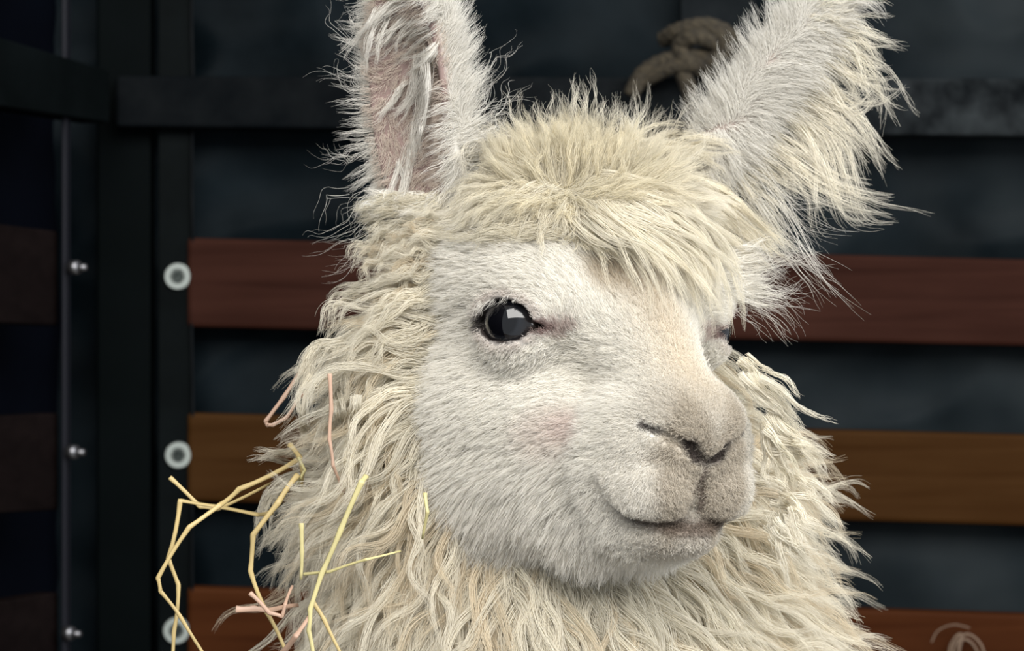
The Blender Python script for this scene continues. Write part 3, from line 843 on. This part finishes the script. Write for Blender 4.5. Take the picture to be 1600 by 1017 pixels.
def raymarch(px, py, h=0.0, y0=1.10, y1=1.42):
    """distance at which the sight line through a photo pixel meets the coat (h above the skin)"""
    px = np.atleast_1d(np.asarray(px, float)); py = np.atleast_1d(np.asarray(py, float))
    dx = (px - 800) / FPX; dz = (508.5 - py) / FPX
    Y = np.full(len(px), y0); hit = np.zeros(len(px), bool); best = np.full(len(px), 9.); by = Y.copy()
    for _ in range(120):
        p = np.stack([dx * Y, Y, CAMZ + dz * Y], 1)
        sd = sample(p, D) - h
        bt = (sd < best) & ~hit; best[bt] = sd[bt]; by[bt] = Y[bt]
        hit |= sd < .0006
        Y = np.where(hit, Y, Y + np.clip(sd * .8, .0012, .03))
        if (Y > y1).all(): break
    return np.where(hit, Y, by)
def guide_locks(paths, k, reps, jit, hs=(.003, .008), cut=.18, ramp=4.0):
    """lock centre lines that follow strands seen in the photo, laid over the coat; each repeated with variation"""
    out = []
    for path in paths:
        path = np.array(path, float)
        seg = np.r_[0, np.cumsum(np.hypot(*np.diff(path, axis=0).T))]; seg /= seg[-1]
        fine = np.array([[v.x, v.y] for v in smooth_path([(x, y, 0) for x, y in path], 8)])
        sg = np.r_[0, np.cumsum(np.hypot(*np.diff(fine, axis=0).T))]; sg /= sg[-1]
        for _ in range(reps):
            t = np.linspace(0, 1, k) * (1 - cut * rng.random())
            x = np.interp(t, sg, fine[:, 0]); y = np.interp(t, sg, fine[:, 1])
            j0 = rng.normal(0, jit, 2); j1 = rng.normal(0, jit * 1.4, 2); ph = rng.random(2) * 6.28
            x = x + j0[0] + j1[0] * t + jit * .35 * np.sin(ph[0] + 7 * t); y = y + j0[1] * .6 + j1[1] * t * .8 + jit * .35 * np.sin(ph[1] + 6 * t)
            h = rng.uniform(*hs)
            hh = h * np.minimum(1, t * ramp) - .004 * (1 - t) ** 6
            Y = raymarch(x, y, hh)
            # smooth the depth so that the lock is not stepped
            for _s in range(3): Y[1:-1] = (Y[:-2] + Y[1:-1] * 2 + Y[2:]) / 4
            out.append(np.stack([(x - 800) / FPX * Y, Y, CAMZ + (508.5 - y) / FPX * Y], 1))
    return np.array(out)

# ---- regions of the skin
neckd = poly(*[(tcent[:, m] - O[m]) * 100 for m in range(3)], NECK_P, NECK_R)
ears = tearN | tearF
neck = (neckd < .35) & ~ears
face = ~ears & ~neck & (tf_ > -4.6) & (tu < 4.6) & ~t_eye & ~t_duct
crown = ~ears & ~neck & (tu >= 3.9) & (tf_ < 4.0)
side = ~ears & ~neck & (tf_ <= -3.9) & (tu < 5)
facing = np.clip(tface + .35, .04, 1) ** .5

def pig(p, yel=0.0, n_=.05):
    return jitter(pigment(p), len(p), n_)

if HAIR:
    # ---------------- short face fur
    short = smooth01((tf_ - 4.0) / 3.0)
    w = face * in_view * facing * (1 + 1.3 * short)
    r = scatter(w, 34000)
    a_, f_, u_ = loc(r[:, 0], r[:, 1], r[:, 2]); et_, eb_, en_ = eye_uv(np.abs(a_), f_, u_)
    r = r[~((np.sqrt((et_ / 1.5) ** 2 + (eb_ / np.where(eb_ > 0, .95, 1.04)) ** 2) < 1.15) & (en_ > 0))]
    a_, f_, u_ = loc(r[:, 0], r[:, 1], r[:, 2]); A_ = np.abs(a_)
    Lf = .0072 + .012 * smooth01((-5.5 - u_) / 3.5) * smooth01((5.0 - f_) / 3) + .006 * smooth01((-f_ + .5) / 4)
    Lf = Lf * (1 - .62 * smooth01((f_ - 4.2) / 3.0))
    et_, eb_, en_ = eye_uv(A_, f_, u_)
    re_ = np.sqrt((et_ / 1.5) ** 2 + (eb_ / 1.04) ** 2)
    near_eye = smooth01((2.2 - re_) / 1.0) * (en_ > 0)
    Lf = Lf * (1 - .55 * near_eye)
    gm = np.minimum(seg_dist(A_, f_, u_, GR['nostril'][0]), np.minimum(seg_dist(A_, f_, u_, GR['mouth'][0]), seg_dist(A_, f_, u_, GR['philtrum'][0])))
    Lf = Lf * (.35 + .65 * smooth01((gm - .15) / .9)) * (.8 + .4 * rng.random(len(r)))
    Lf = Lf * (1 + .9 * smooth01((A_ - 2.3) / .8) * smooth01((f_ - 4.2) / 1.5))
    c = grow(r, Lf, 5, face_flow, lift0=.38, lift1=.08, wob=.14, turn=.18)
    m = 7
    q = strands(c, m, .0015, .0011, 0, 1, frizz=.0005, lenvar=.45)
    col = np.repeat(pig(r, n_=.05), m, 0)
    hair_object('face_fur', q, radii(len(q), 5, .00013, .2), jitter(col, len(q), .03))

    # ---------------- crown and forelock
    w = crown * in_view * np.clip(tface + .6, .05, 1) ** .5 * np.where((tpy > 335) & (tpx < 890), .35, 1) * np.where((tpy > 335) & (tpx >= 890), .45, 1)
    r = scatter(w, 1900)
    x_, y_ = proj(r)
    top = smooth01((290 - y_) / 30.)
    Lc = .020 + .018 * rng.random(len(r)) ** 1.5
    Lc = Lc + top * (-.010 + .012 * rng.random(len(r)) ** 2)
    right = smooth01((x_ - 900) / 60.) * (1 - top)
    Lc = Lc + right * .012 * rng.random(len(r))
    low = smooth01((y_ - 315) / 35.)
    Lc = Lc * (1 - low * np.where(x_ < 960, .62, .5)) * (1 - .5 * smooth01((x_ - 1090) / 60.)) * (1 - .4 * smooth01((780 - x_) / 50.))
    c = grow(r, Lc, 12, crown_flow, lift0=.7, lift1=.05, stiff=.5, grav=.10, hmin=.005 * rng.random(len(r)), wob=.16, turn=.22, wind=.45)
    m = 24
    q = strands(c, m, .0030, .0007, .0009, 1.3, frizz=.0011)
    col = YEL * .6 + WHITE * .4
    yw = (.85 * np.exp(-((x_ - 900) / 150.) ** 2))[:, None]
    colr = (YEL * yw + WHITE * (1 - yw)) * (1 + .09 * rng.standard_normal((len(r), 1)))
    hair_object('forelock', q, radii(len(q), 12, .00015, .15), jitter(np.repeat(colr, m, 0), len(q), .05))
    G1 = [[(895,285),(960,300),(1030,320),(1090,370),(1115,440),(1122,520)],
          [(905,290),(970,320),(1030,360),(1075,430),(1112,500)],
          [(890,300),(940,340),(990,370),(1030,420),(1050,480)],
          [(900,280),(990,275),(1080,310),(1150,370),(1200,410)],
          [(920,285),(1010,300),(1090,340),(1150,390),(1190,430)],
          [(940,270),(1040,290),(1120,330),(1190,385)],
          [(910,300),(980,335),(1060,375),(1110,420),(1145,470)],
          [(930,275),(1020,270),(1100,300),(1170,355),(1230,400)],
          [(900,310),(950,355),(1000,385),(1025,430)],
          [(1000,270),(1090,300),(1160,350),(1210,395)],
          [(900,300),(960,345),(1020,370),(1070,410),(1100,470)],
          [(960,250),(1020,230),(1080,225),(1130,235)],[(940,255),(1010,240),(1070,250),(1110,290)]]
    c = guide_locks(G1, 16, 14, 14, (.005, .014), .10)
    c2 = guide_locks([[(870,270),(820,270),(775,300),(750,350),(735,385)], [(880,290),(845,300),(815,340),(800,380)], [(880,300),(860,320),(845,350),(835,385)],
          [(895,305),(885,330),(880,355),(872,375)], [(860,260),(800,240),(765,260),(750,310)], [(800,280),(765,310),(745,345),(715,372)],
          [(870,280),(830,290),(790,325),(775,370)], [(905,305),(915,330),(920,355),(915,380)],
          ], 16, 7, 10, (.003, .009))
    c3 = guide_locks([[(760,330),(720,352),(660,368),(600,385)],[(830,360),(760,366),(690,372),(620,390)],[(900,372),(840,362),(770,372),(700,380)]], 16, 6, 9, (.002, .006))
    cc = np.concatenate([c, c2, c3])
    q = strands(cc, 22, .0026, .0007, .0006, 1.2, frizz=.0010)
    colr = np.tile(YEL * .55 + WHITE * .45, (len(cc), 1)) * (1 + .07 * rng.standard_normal((len(cc), 1)))
    hair_object('forelock_strands', q, radii(len(q), 16, .00015, .15), jitter(np.repeat(colr, 22, 0), len(q), .05))
    # fine undercoat of the crown
    r = scatter(w, 9000)
    c = grow(r, .010 + .012 * rng.random(len(r)), 6, crown_flow, lift0=.7, lift1=.2, wob=.3)
    q = strands(c, 5, .0018, .001, 0, 1, frizz=.0006)
    hair_object('crown_underfur', q, radii(len(q), 6, .00014, .2), jitter(np.tile(col * .95, (len(q), 1)), len(q), .08))

    # ---------------- woolly ruff and neck
    w = (neck | side) * in_view * np.clip(tface + .55, .06, 1) ** .6 * (tcent[:, 1] < 1.42)
    r = scatter(w, 6200)
    x_, y_ = proj(r)
    h = rng.random(len(r))
    Lm = .050 + .052 * rng.random(len(r))
    Lm = Lm * (1 - .62 * smooth01((560 - y_) / 160.)) * (1 - .10 * smooth01((x_ - 1120) / 60)) * (1 - .62 * smooth01((x_ - 1060) / 60) * smooth01((660 - y_) / 60)) * (1 - .2 * smooth01((560 - x_) / 60.)) * (1 - .3 * smooth01((600 - x_) / 60.) * smooth01((640 - y_) / 80))
    Lm = Lm + .022 * smooth01((y_ - 840) / 60.) * smooth01((x_ - 540) / 120)
    c = grow(r, Lm, 18, mane_flow, lift0=.8, lift1=.0, stiff=.45, grav=.30, hmin=.004 + .016 * h, wob=.2, turn=.28, wind=.70 * (1 - .6 * smooth01((540 - y_) / 120)), windf=1.5)
    m = 26
    left = smooth01((760 - x_) / 120.)
    q = strands(c, m, .0036, .0007, .0010 + .0014 * left, 2.2, frizz=.0013)
    col = (YEL * .48 + WHITE * .52) * 1.04
    colr = np.tile(col, (len(r), 1)) * (1 + .06 * rng.standard_normal((len(r), 1)))
    tan_ = (rng.random(len(r)) < .22)[:, None]; colr = np.where(tan_, colr * np.array([.86, .80, .72]), colr)
    hair_object('neck_wool', q, radii(len(q), 18, .00015, .15), jitter(np.repeat(colr, m, 0), len(q), .05))
    r = scatter(w, 16000)
    c = grow(r, (.014 + .016 * rng.random(len(r))) * (1 - .4 * smooth01((560 - proj(r)[1]) / 160.)), 6, mane_flow, lift0=1.0, lift1=.3, wob=.5)
    q = strands(c, 5, .0025, .0015, .0006, 1, frizz=.0012)
    hair_object('wool_undercoat', q, radii(len(q), 6, .00016, .3), jitter(np.tile(col * .9, (len(q), 1)), len(q), .08))

    # locks that stand out from the ruff, following the ones in the photo
    G7 = [[(1165,585),(1215,635),(1300,705)],[(1200,640),(1245,675),(1310,712)],[(1200,670),(1240,705),(1280,760)],[(1155,565),(1205,605),(1245,655)],
          [(1215,695),(1250,700),(1300,712)],[(1210,735),(1255,760),(1290,800)],[(1210,780),(1245,800),(1285,850)],
          [(1205,830),(1240,860),(1280,880)],[(1210,800),(1225,850),(1250,905)],[(1200,660),(1220,720),(1235,780)]]
    G0 = [[(690,500),(684,580),(682,680),(676,780)],[(686,540),(676,640),(672,740),(660,800)],[(680,560),(668,650),(660,740)]]
    G8 = [
          [(690,545),(640,530),(590,540),(560,570)],[(690,560),(640,548),(590,556),(540,590)],[(690,590),(640,575),(590,590)],[(690,600),(650,600),(610,620),(600,660)],
          [(690,650),(640,650),(610,680),(605,720)],[(600,600),(598,660),(590,700),(560,730)],[(545,530),(500,545),(480,580),(470,625)],[(540,540),(500,540),(470,580),(450,610)],
          [(500,590),(480,620),(478,660),(500,720)],[(500,610),(520,600),(530,650),(540,690)],[(530,770),(480,780),(440,790)],[(520,735),(460,705),(400,712)],[(500,740),(440,750),(410,800),(400,860)],
          [(480,790),(430,830),(400,870)],[(560,770),(500,780),(440,775)],[(640,700),(600,760),(560,800),(520,870)],[(660,780),(620,830),(600,900),(560,960)],[(600,470),(560,460),(530,470),(515,520)],
          [(640,440),(590,450),(545,460),(520,480)],[(660,500),(600,490),(560,510),(520,560)],[(560,620),(555,680),(530,740)],[(580,650),(570,720),(590,780)]]
    gl = [guide_locks(G7, 16, 5, 10, (.004, .014), .3, 1.2), guide_locks(G8, 16, 5, 7, (.006, .020), .15, 1.2), guide_locks(G0, 16, 2, 3, (.003, .006), .2, 1.2)]
    cc = np.concatenate(gl)
    q = strands(cc, 20, .0020, .0007, .0009, 1.5, frizz=.0010)
    colr = np.tile((YEL * .45 + WHITE * .55) * 1.03, (len(cc), 1)) * (1 + .06 * rng.standard_normal((len(cc), 1)))
    hair_object('ruff_locks', q, radii(len(q), 16, .00015, .15), jitter(np.repeat(colr, 20, 0), len(q), .05))

    # ---------------- ears
    w = tearN * in_view * np.clip(tface + .6, .1, 1)
    r = scatter(w, 8500)
    l_, d_, s_ = ear_coords(r, EAR_N)
    n_ = nrm_at(r)
    ins = ear_inside(l_, d_, s_, EAR_N, 2.6, 1.7) > .4
    Le = np.where(ins, .006, .006 + .007 * rng.random(len(r)) ** 2 + .012 * (rng.random(len(r)) < .12))
    c = grow(r, Le, 7, earN_flow, lift0=.32, lift1=.15, wob=.25)
    q = strands(c, 5, .0018, .0014, .0003, 1, frizz=.0006)
    # thinner coat inside the ear lets the skin through
    keep = np.repeat(~ins | (rng.random(len(r)) < .20), 5)
    colr = np.where(ins[:, None], np.array([.62, .54, .47]), WHITE * .88)
    colr = np.repeat(colr, 5, 0)[keep]; q = q[keep]
    hair_object('ear_fur', q, radii(len(q), 7, .00011, .15), jitter(colr, len(q), .05))
    # long white tufts in the near ear
    G2 = [[(650,15),(610,50),(580,90)],[(690,20),(640,60),(600,100)],[(665,70),(660,120),(640,170),(605,190)],[(660,60),(668,120),(655,200),(630,240)],
          [(640,120),(620,160),(600,190)],[(665,170),(650,230),(640,270)],[(625,240),(628,290),(622,345)],[(655,190),(640,240),(625,300),(620,350)],
          [(600,10),(575,60),(565,110)],[(640,-10),(600,20),(570,60)],[(680,60),(650,90),(615,120)],[(690,330),(670,350),(640,380)],[(700,300),(690,340),(665,375)]]
    cc = guide_locks(G2, 9, 7, 8, (.001, .006))
    q = strands(cc, 13, .0018, .0006, .0006, 1.2, frizz=.0008)
    hair_object('ear_tuft', q, radii(len(q), 9, .00013, .15), jitter(np.tile(WHITE * .87, (len(q), 1)), len(q), .06))
    # far ear: short coat then the long fringe
    w = tearF * in_view * np.clip(tface + .5, .1, 1)
    r = scatter(w, 6500)
    c = grow(r, .006 + .007 * rng.random(len(r)) + .012 * (rng.random(len(r)) < .1), 7, earF_flow, lift0=.28, lift1=.12, wob=.2)
    q = strands(c, 5, .0018, .0014, .0003, 1, frizz=.0007)
    x_, y_ = proj(q[:, 0])
    q = q[(((x_ - 1035) * .795 + (y_ - 345) * .606) < 0) | (rng.random(len(q)) < .45)]
    hair_object('ear_fur', q, radii(len(q), 7, .00011, .15), jitter(np.tile(WHITE * .87, (len(q), 1)), len(q), .05))
    G3 = [[(1235,60),(1290,80),(1340,120),(1380,180)],[(1215,95),(1280,120),(1330,180),(1365,240)],[(1190,130),(1260,150),(1320,220),(1360,290)],
          [(1165,165),(1240,180),(1290,240),(1310,310),(1350,330)],[(1140,205),(1200,215),(1260,260),(1290,320),(1320,350)],[(1130,225),(1190,260),(1250,310)],
          [(1125,235),(1160,290),(1210,340),(1240,380)],[(1120,240),(1140,290),(1170,340)],[(1255,35),(1310,40),(1350,70),(1375,120)],[(1270,15),(1320,15),(1365,25)],
          [(1200,140),(1250,150),(1300,170),(1340,210),(1388,295)],[(1150,190),(1220,180),(1290,210),(1310,270),(1330,340),(1380,345)],
          [(1240,70),(1300,110),(1350,135),(1385,140)],[(1210,110),(1290,160),(1345,175),(1392,130)],[(1260,40),(1320,70),(1365,130),(1370,190)],[(1180,150),(1250,190),(1300,260),(1370,285)],
          [(1245,50),(1300,60),(1345,85),(1390,95)],[(1130,230),(1200,240),(1290,300),(1405,330)]]
    cc = guide_locks(G3, 18, 11, 15, (.001, .008), .18, 1.5)
    q = strands(cc, 10, .0020, .0007, .0008, 1.2, frizz=.0012)
    colr = np.repeat((WHITE * .62 + YEL * .38)[None] * (1 + .10 * rng.standard_normal((len(cc), 1))), 10, 0)
    hair_object('ear_fringe', q, radii(len(q), 18, .00014, .15), jitter(colr, len(q), .06))
    # loose single hairs below the far ear, over the temple and along the silhouettes
    G4 = [[(1120,250),(1190,320),(1260,400)],[(1140,240),(1240,330),(1330,360)],[(1110,280),(1180,370),(1250,440)],[(1180,300),(1230,370),(1330,480)],
          [(1120,430),(1190,435),(1255,400)],[(1130,450),(1190,462),(1225,490)],[(1140,465),(1180,485),(1205,520)],[(1120,410),(1200,410),(1290,450)],
          [(1110,420),(1170,415),(1230,380)],[(1130,440),(1200,450),(1260,430)]]
    cc = guide_locks(G4, 12, 8, 18, (.002, .010), .18, 1.5)
    q = strands(cc, 5, .0030, .0030, .0006, 1.1, frizz=.0012)
    hair_object('temple_hair', q, radii(len(q), 12, .00010, .15), jitter(np.tile(WHITE * .87, (len(q), 1)), len(q), .06))
    # white fur over the far brow
    cc = guide_locks([[(1100,430),(1150,440),(1200,430)],[(1115,440),(1160,450),(1200,460)],[(1100,415),(1150,405),(1205,400)]], 9, 22, 10, (.001, .006))
    q = strands(cc, 16, .0022, .0010, .0003, 1.1, frizz=.0008)
    hair_object('brow_fur', q, radii(len(q), 9, .00013, .15), jitter(np.tile(WHITE * 1.0, (len(q), 1)), len(q), .05))
    # pale lashes over the near eye
    cc = guide_locks([[(778,456),(764,472),(750,488)],[(795,455),(786,468),(774,480)],[(762,462),(750,476),(740,492)],[(812,458),(806,466),(798,474)],[(752,470),(744,484),(738,500)]], 7, 7, 4, (.001, .003))
    q = strands(cc, 3, .0010, .0008, .0001, 1.1, frizz=.0004)
    hair_object('eyelashes', q, radii(len(q), 7, .00010, .15), jitter(np.tile(WHITE, (len(q), 1)), len(q), .05))
    # upright hairs of the crown against the dark wall
    G5 = [[(880,250),(880,190),(865,135)],[(910,250),(912,180),(905,120)],[(940,250),(948,190),(945,135)],[(970,250),(985,190),(990,140)],[(1000,250),(1020,200),(1040,160)],
          [(850,250),(825,190),(800,160)],[(820,260),(785,200),(750,175)],[(860,250),(850,200),(830,140)],[(1020,260),(1050,220),(1080,195)],[(790,270),(770,220),(735,195)],
          [(930,260),(930,190),(925,110)],[(990,250),(1000,190),(1005,130)],[(800,260),(770,235),(745,250),(735,300)]]
    cc = guide_locks(G5, 11, 10, 15, (.001, .008), .55)
    q = strands(cc, 9, .0028, .0008, .0006, 1.1, frizz=.0012)
    colr = np.tile(YEL * .4 + WHITE * .6, (len(q), 1))
    hair_object('crown_spikes', q, radii(len(q), 11, .00013, .12), jitter(colr, len(q), .06))
    # stray hairs of the near ear's outer edge and back of the head
    G6 = [[(600,330),(560,360),(520,375)],[(590,290),(550,300),(540,340)],[(575,240),(545,250),(520,250)],[(600,340),(570,380),(520,410),(470,412)],[(740,170),(765,140),(775,110)],
          [(730,120),(750,90),(755,60)],[(745,200),(775,170),(800,160)],[(565,130),(545,115),(530,110)],[(562,60),(545,45),(535,20)]]
    cc = guide_locks(G6, 11, 6, 16, (.001, .006))
    q = strands(cc, 3, .0030, .0034, .0006, 1.1, frizz=.0012)
    hair_object('stray_hairs', q, radii(len(q), 11, .00009, .15), jitter(np.tile(WHITE * .87, (len(q), 1)), len(q), .06))

# ================================================================== HAY
def hay_mat(name, c):
    m = noise_col(new_mat(name, rough=.45), tuple(v * .75 for v in c), c, (60, 60, 60), bump=.1); return m
h_y = hay_mat('yellow_straw', (.52, .40, .18)); h_p = hay_mat('pinkish_straw', (.50, .33, .24)); h_g = hay_mat('greenish_straw', (.54, .48, .23))
c5 = lambda x, y: (220 + .41 * x, 600 + .41 * y)
c6 = lambda x, y: (380 + .3343 * x, 480 + .3343 * y)
def stalk(pts, r, mat, label, name='hay_stalk', group=None, flat=.55):
    # pts: px, py, distance ; every listed bend is a kink of the stem
    P3 = [Vector(tuple(P(*p))) for p in pts]
    path = []; rr = []
    for i in range(len(P3) - 1):
        a, b_ = P3[i], P3[i + 1]
        L_ = (b_ - a).length; nrm_ = Vector((b_.z - a.z, 0, a.x - b_.x)).normalized()
        bow = random.uniform(-.03, .03) * L_
        for t in ([0, .04, .25, .5, .75, .96] if i < len(P3) - 2 else [0, .04, .25, .5, .75, 1]):
            path.append(a.lerp(b_, t) + nrm_ * bow * 4 * t * (1 - t))
            k = (i + t) / (len(P3) - 1)
            r_ = r * .86; node = 1.22 if t in (0, .04, .96) and 0 < i + t < len(P3) - 1 else 1.0
            rr.append(r_ * node * (1 - .35 * k))
    c = path[0].copy()
    v, f = tube_pts(path, rr, 8, flat=flat)
    o = mesh_obj(name, [q - c for q in v], f, mat, None, True); o.location = c
    return tag(o, label, 'hay', 'hay caught in the fleece')
def bends(pts, f, Y):
    out = []
    for i, q in enumerate(pts):
        x, y = f(*q[:2]); out.append((x, y, Y + (q[2] if len(q) > 2 else 0)))
    return out
stalk(bends([(110,355),(225,467),(290,478),(495,378,.03)], c5, 1.270), .0013, h_y, 'thin pale straw, short end pointing up-left at the middle washer, other end in the fleece')
stalk(bends([(500,488,.02),(440,497),(300,468,-.01),(150,443,-.02),(105,665,-.02),(143,765,-.02),(126,945,-.02),(118,1100,-.02)], c5, 1.275), .0016, h_y, 'long zigzag yellow straw, squarely kinked over the washer strip, hanging past the lowest washer')
stalk(bends([(604,285,.02),(375,400),(300,462,-.015),(185,545,-.02),(65,740,-.02),(75,790,-.02),(150,885,-.02),(260,1060,-.02)], c5, 1.265), .0015, h_y, 'long looping straw reaching furthest left, bent to a point in front of the corner post')
stalk(bends([(600,345,.01),(525,450),(428,575),(418,712),(480,870),(560,1040)], c5, 1.245), .0017, h_y, 'curved yellow straw hanging along the left edge of the fleece to the bottom')
stalk(bends([(362,858,.0),(430,856),(490,864),(600,842,.02)], c5, 1.235), .0019, h_p, 'flat pinkish straw lying level across the lowest plank beside the fleece', flat=.3)
stalk(bends([(415,795),(490,872),(538,885),(550,840),(578,768,.01)], c5, 1.228), .0013, h_p, 'pinkish straw curled like a hook, just above the level pink one')
stalk(bends([(860,350,.006),(842,372),(760,560),(690,720),(645,860),(640,940),(660,1060)], c5, 1.178), .0016, h_g, 'long straight yellow-green straw slanting down over the left side of the fleece')
stalk(bends([(655,830,.0),(700,900),(775,1050)], c5, 1.185), .0013, h_y, 'short straw running down to the right from the long green one at the bottom')
stalk(bends([(620,725,.01),(720,715),(860,668,-.01),(990,636,.0)], c5, 1.178), .0009, h_g, 'thinnest pale straw lying nearly level across the fleece on the left')
stalk(bends([(612,530),(614,640),(610,745)], c5, 1.195), .0013, h_g, 'short upright yellow straw left of the long slanting one')
stalk(bends([(535,1030,.01),(590,960),(645,880,.01)], c5, 1.21), .0018, h_p, 'short thick pinkish straw slanting up-right at the bottom left of the fleece')
stalk(bends([(335,230,.01),(280,285),(190,420),(105,533),(113,550),(140,550),(200,518),(250,440),(325,370,.015)], c6, 1.270), .0014, h_p, 'pink straw bent back on itself, highest on the left, its tip pointing down-left')
stalk(bends([(404,310),(412,480),(403,620),(420,740),(472,870,.01)], c6, 1.215), .0012, h_p, 'upright straw lying down the fleece, pinkish, below the highest bent one')
stalk(bends([(215,640,.01),(265,705),(278,770),(275,855,.01)], c6, 1.262), .0016, h_y, 'short stiff straw standing in the tuft where the long stalks meet the fleece')
stalk(bends([(258,700,.0),(288,762),(268,800),(250,835,.01)], c6, 1.258), .0010, h_g, 'small thin straw crossing the stiff one in the left tuft')
stalk([(664,770,1.165),(668,800,1.160),(660,842,1.165)], .0011, h_g, 'small yellow straw bit deep in the fleece left of the jaw')
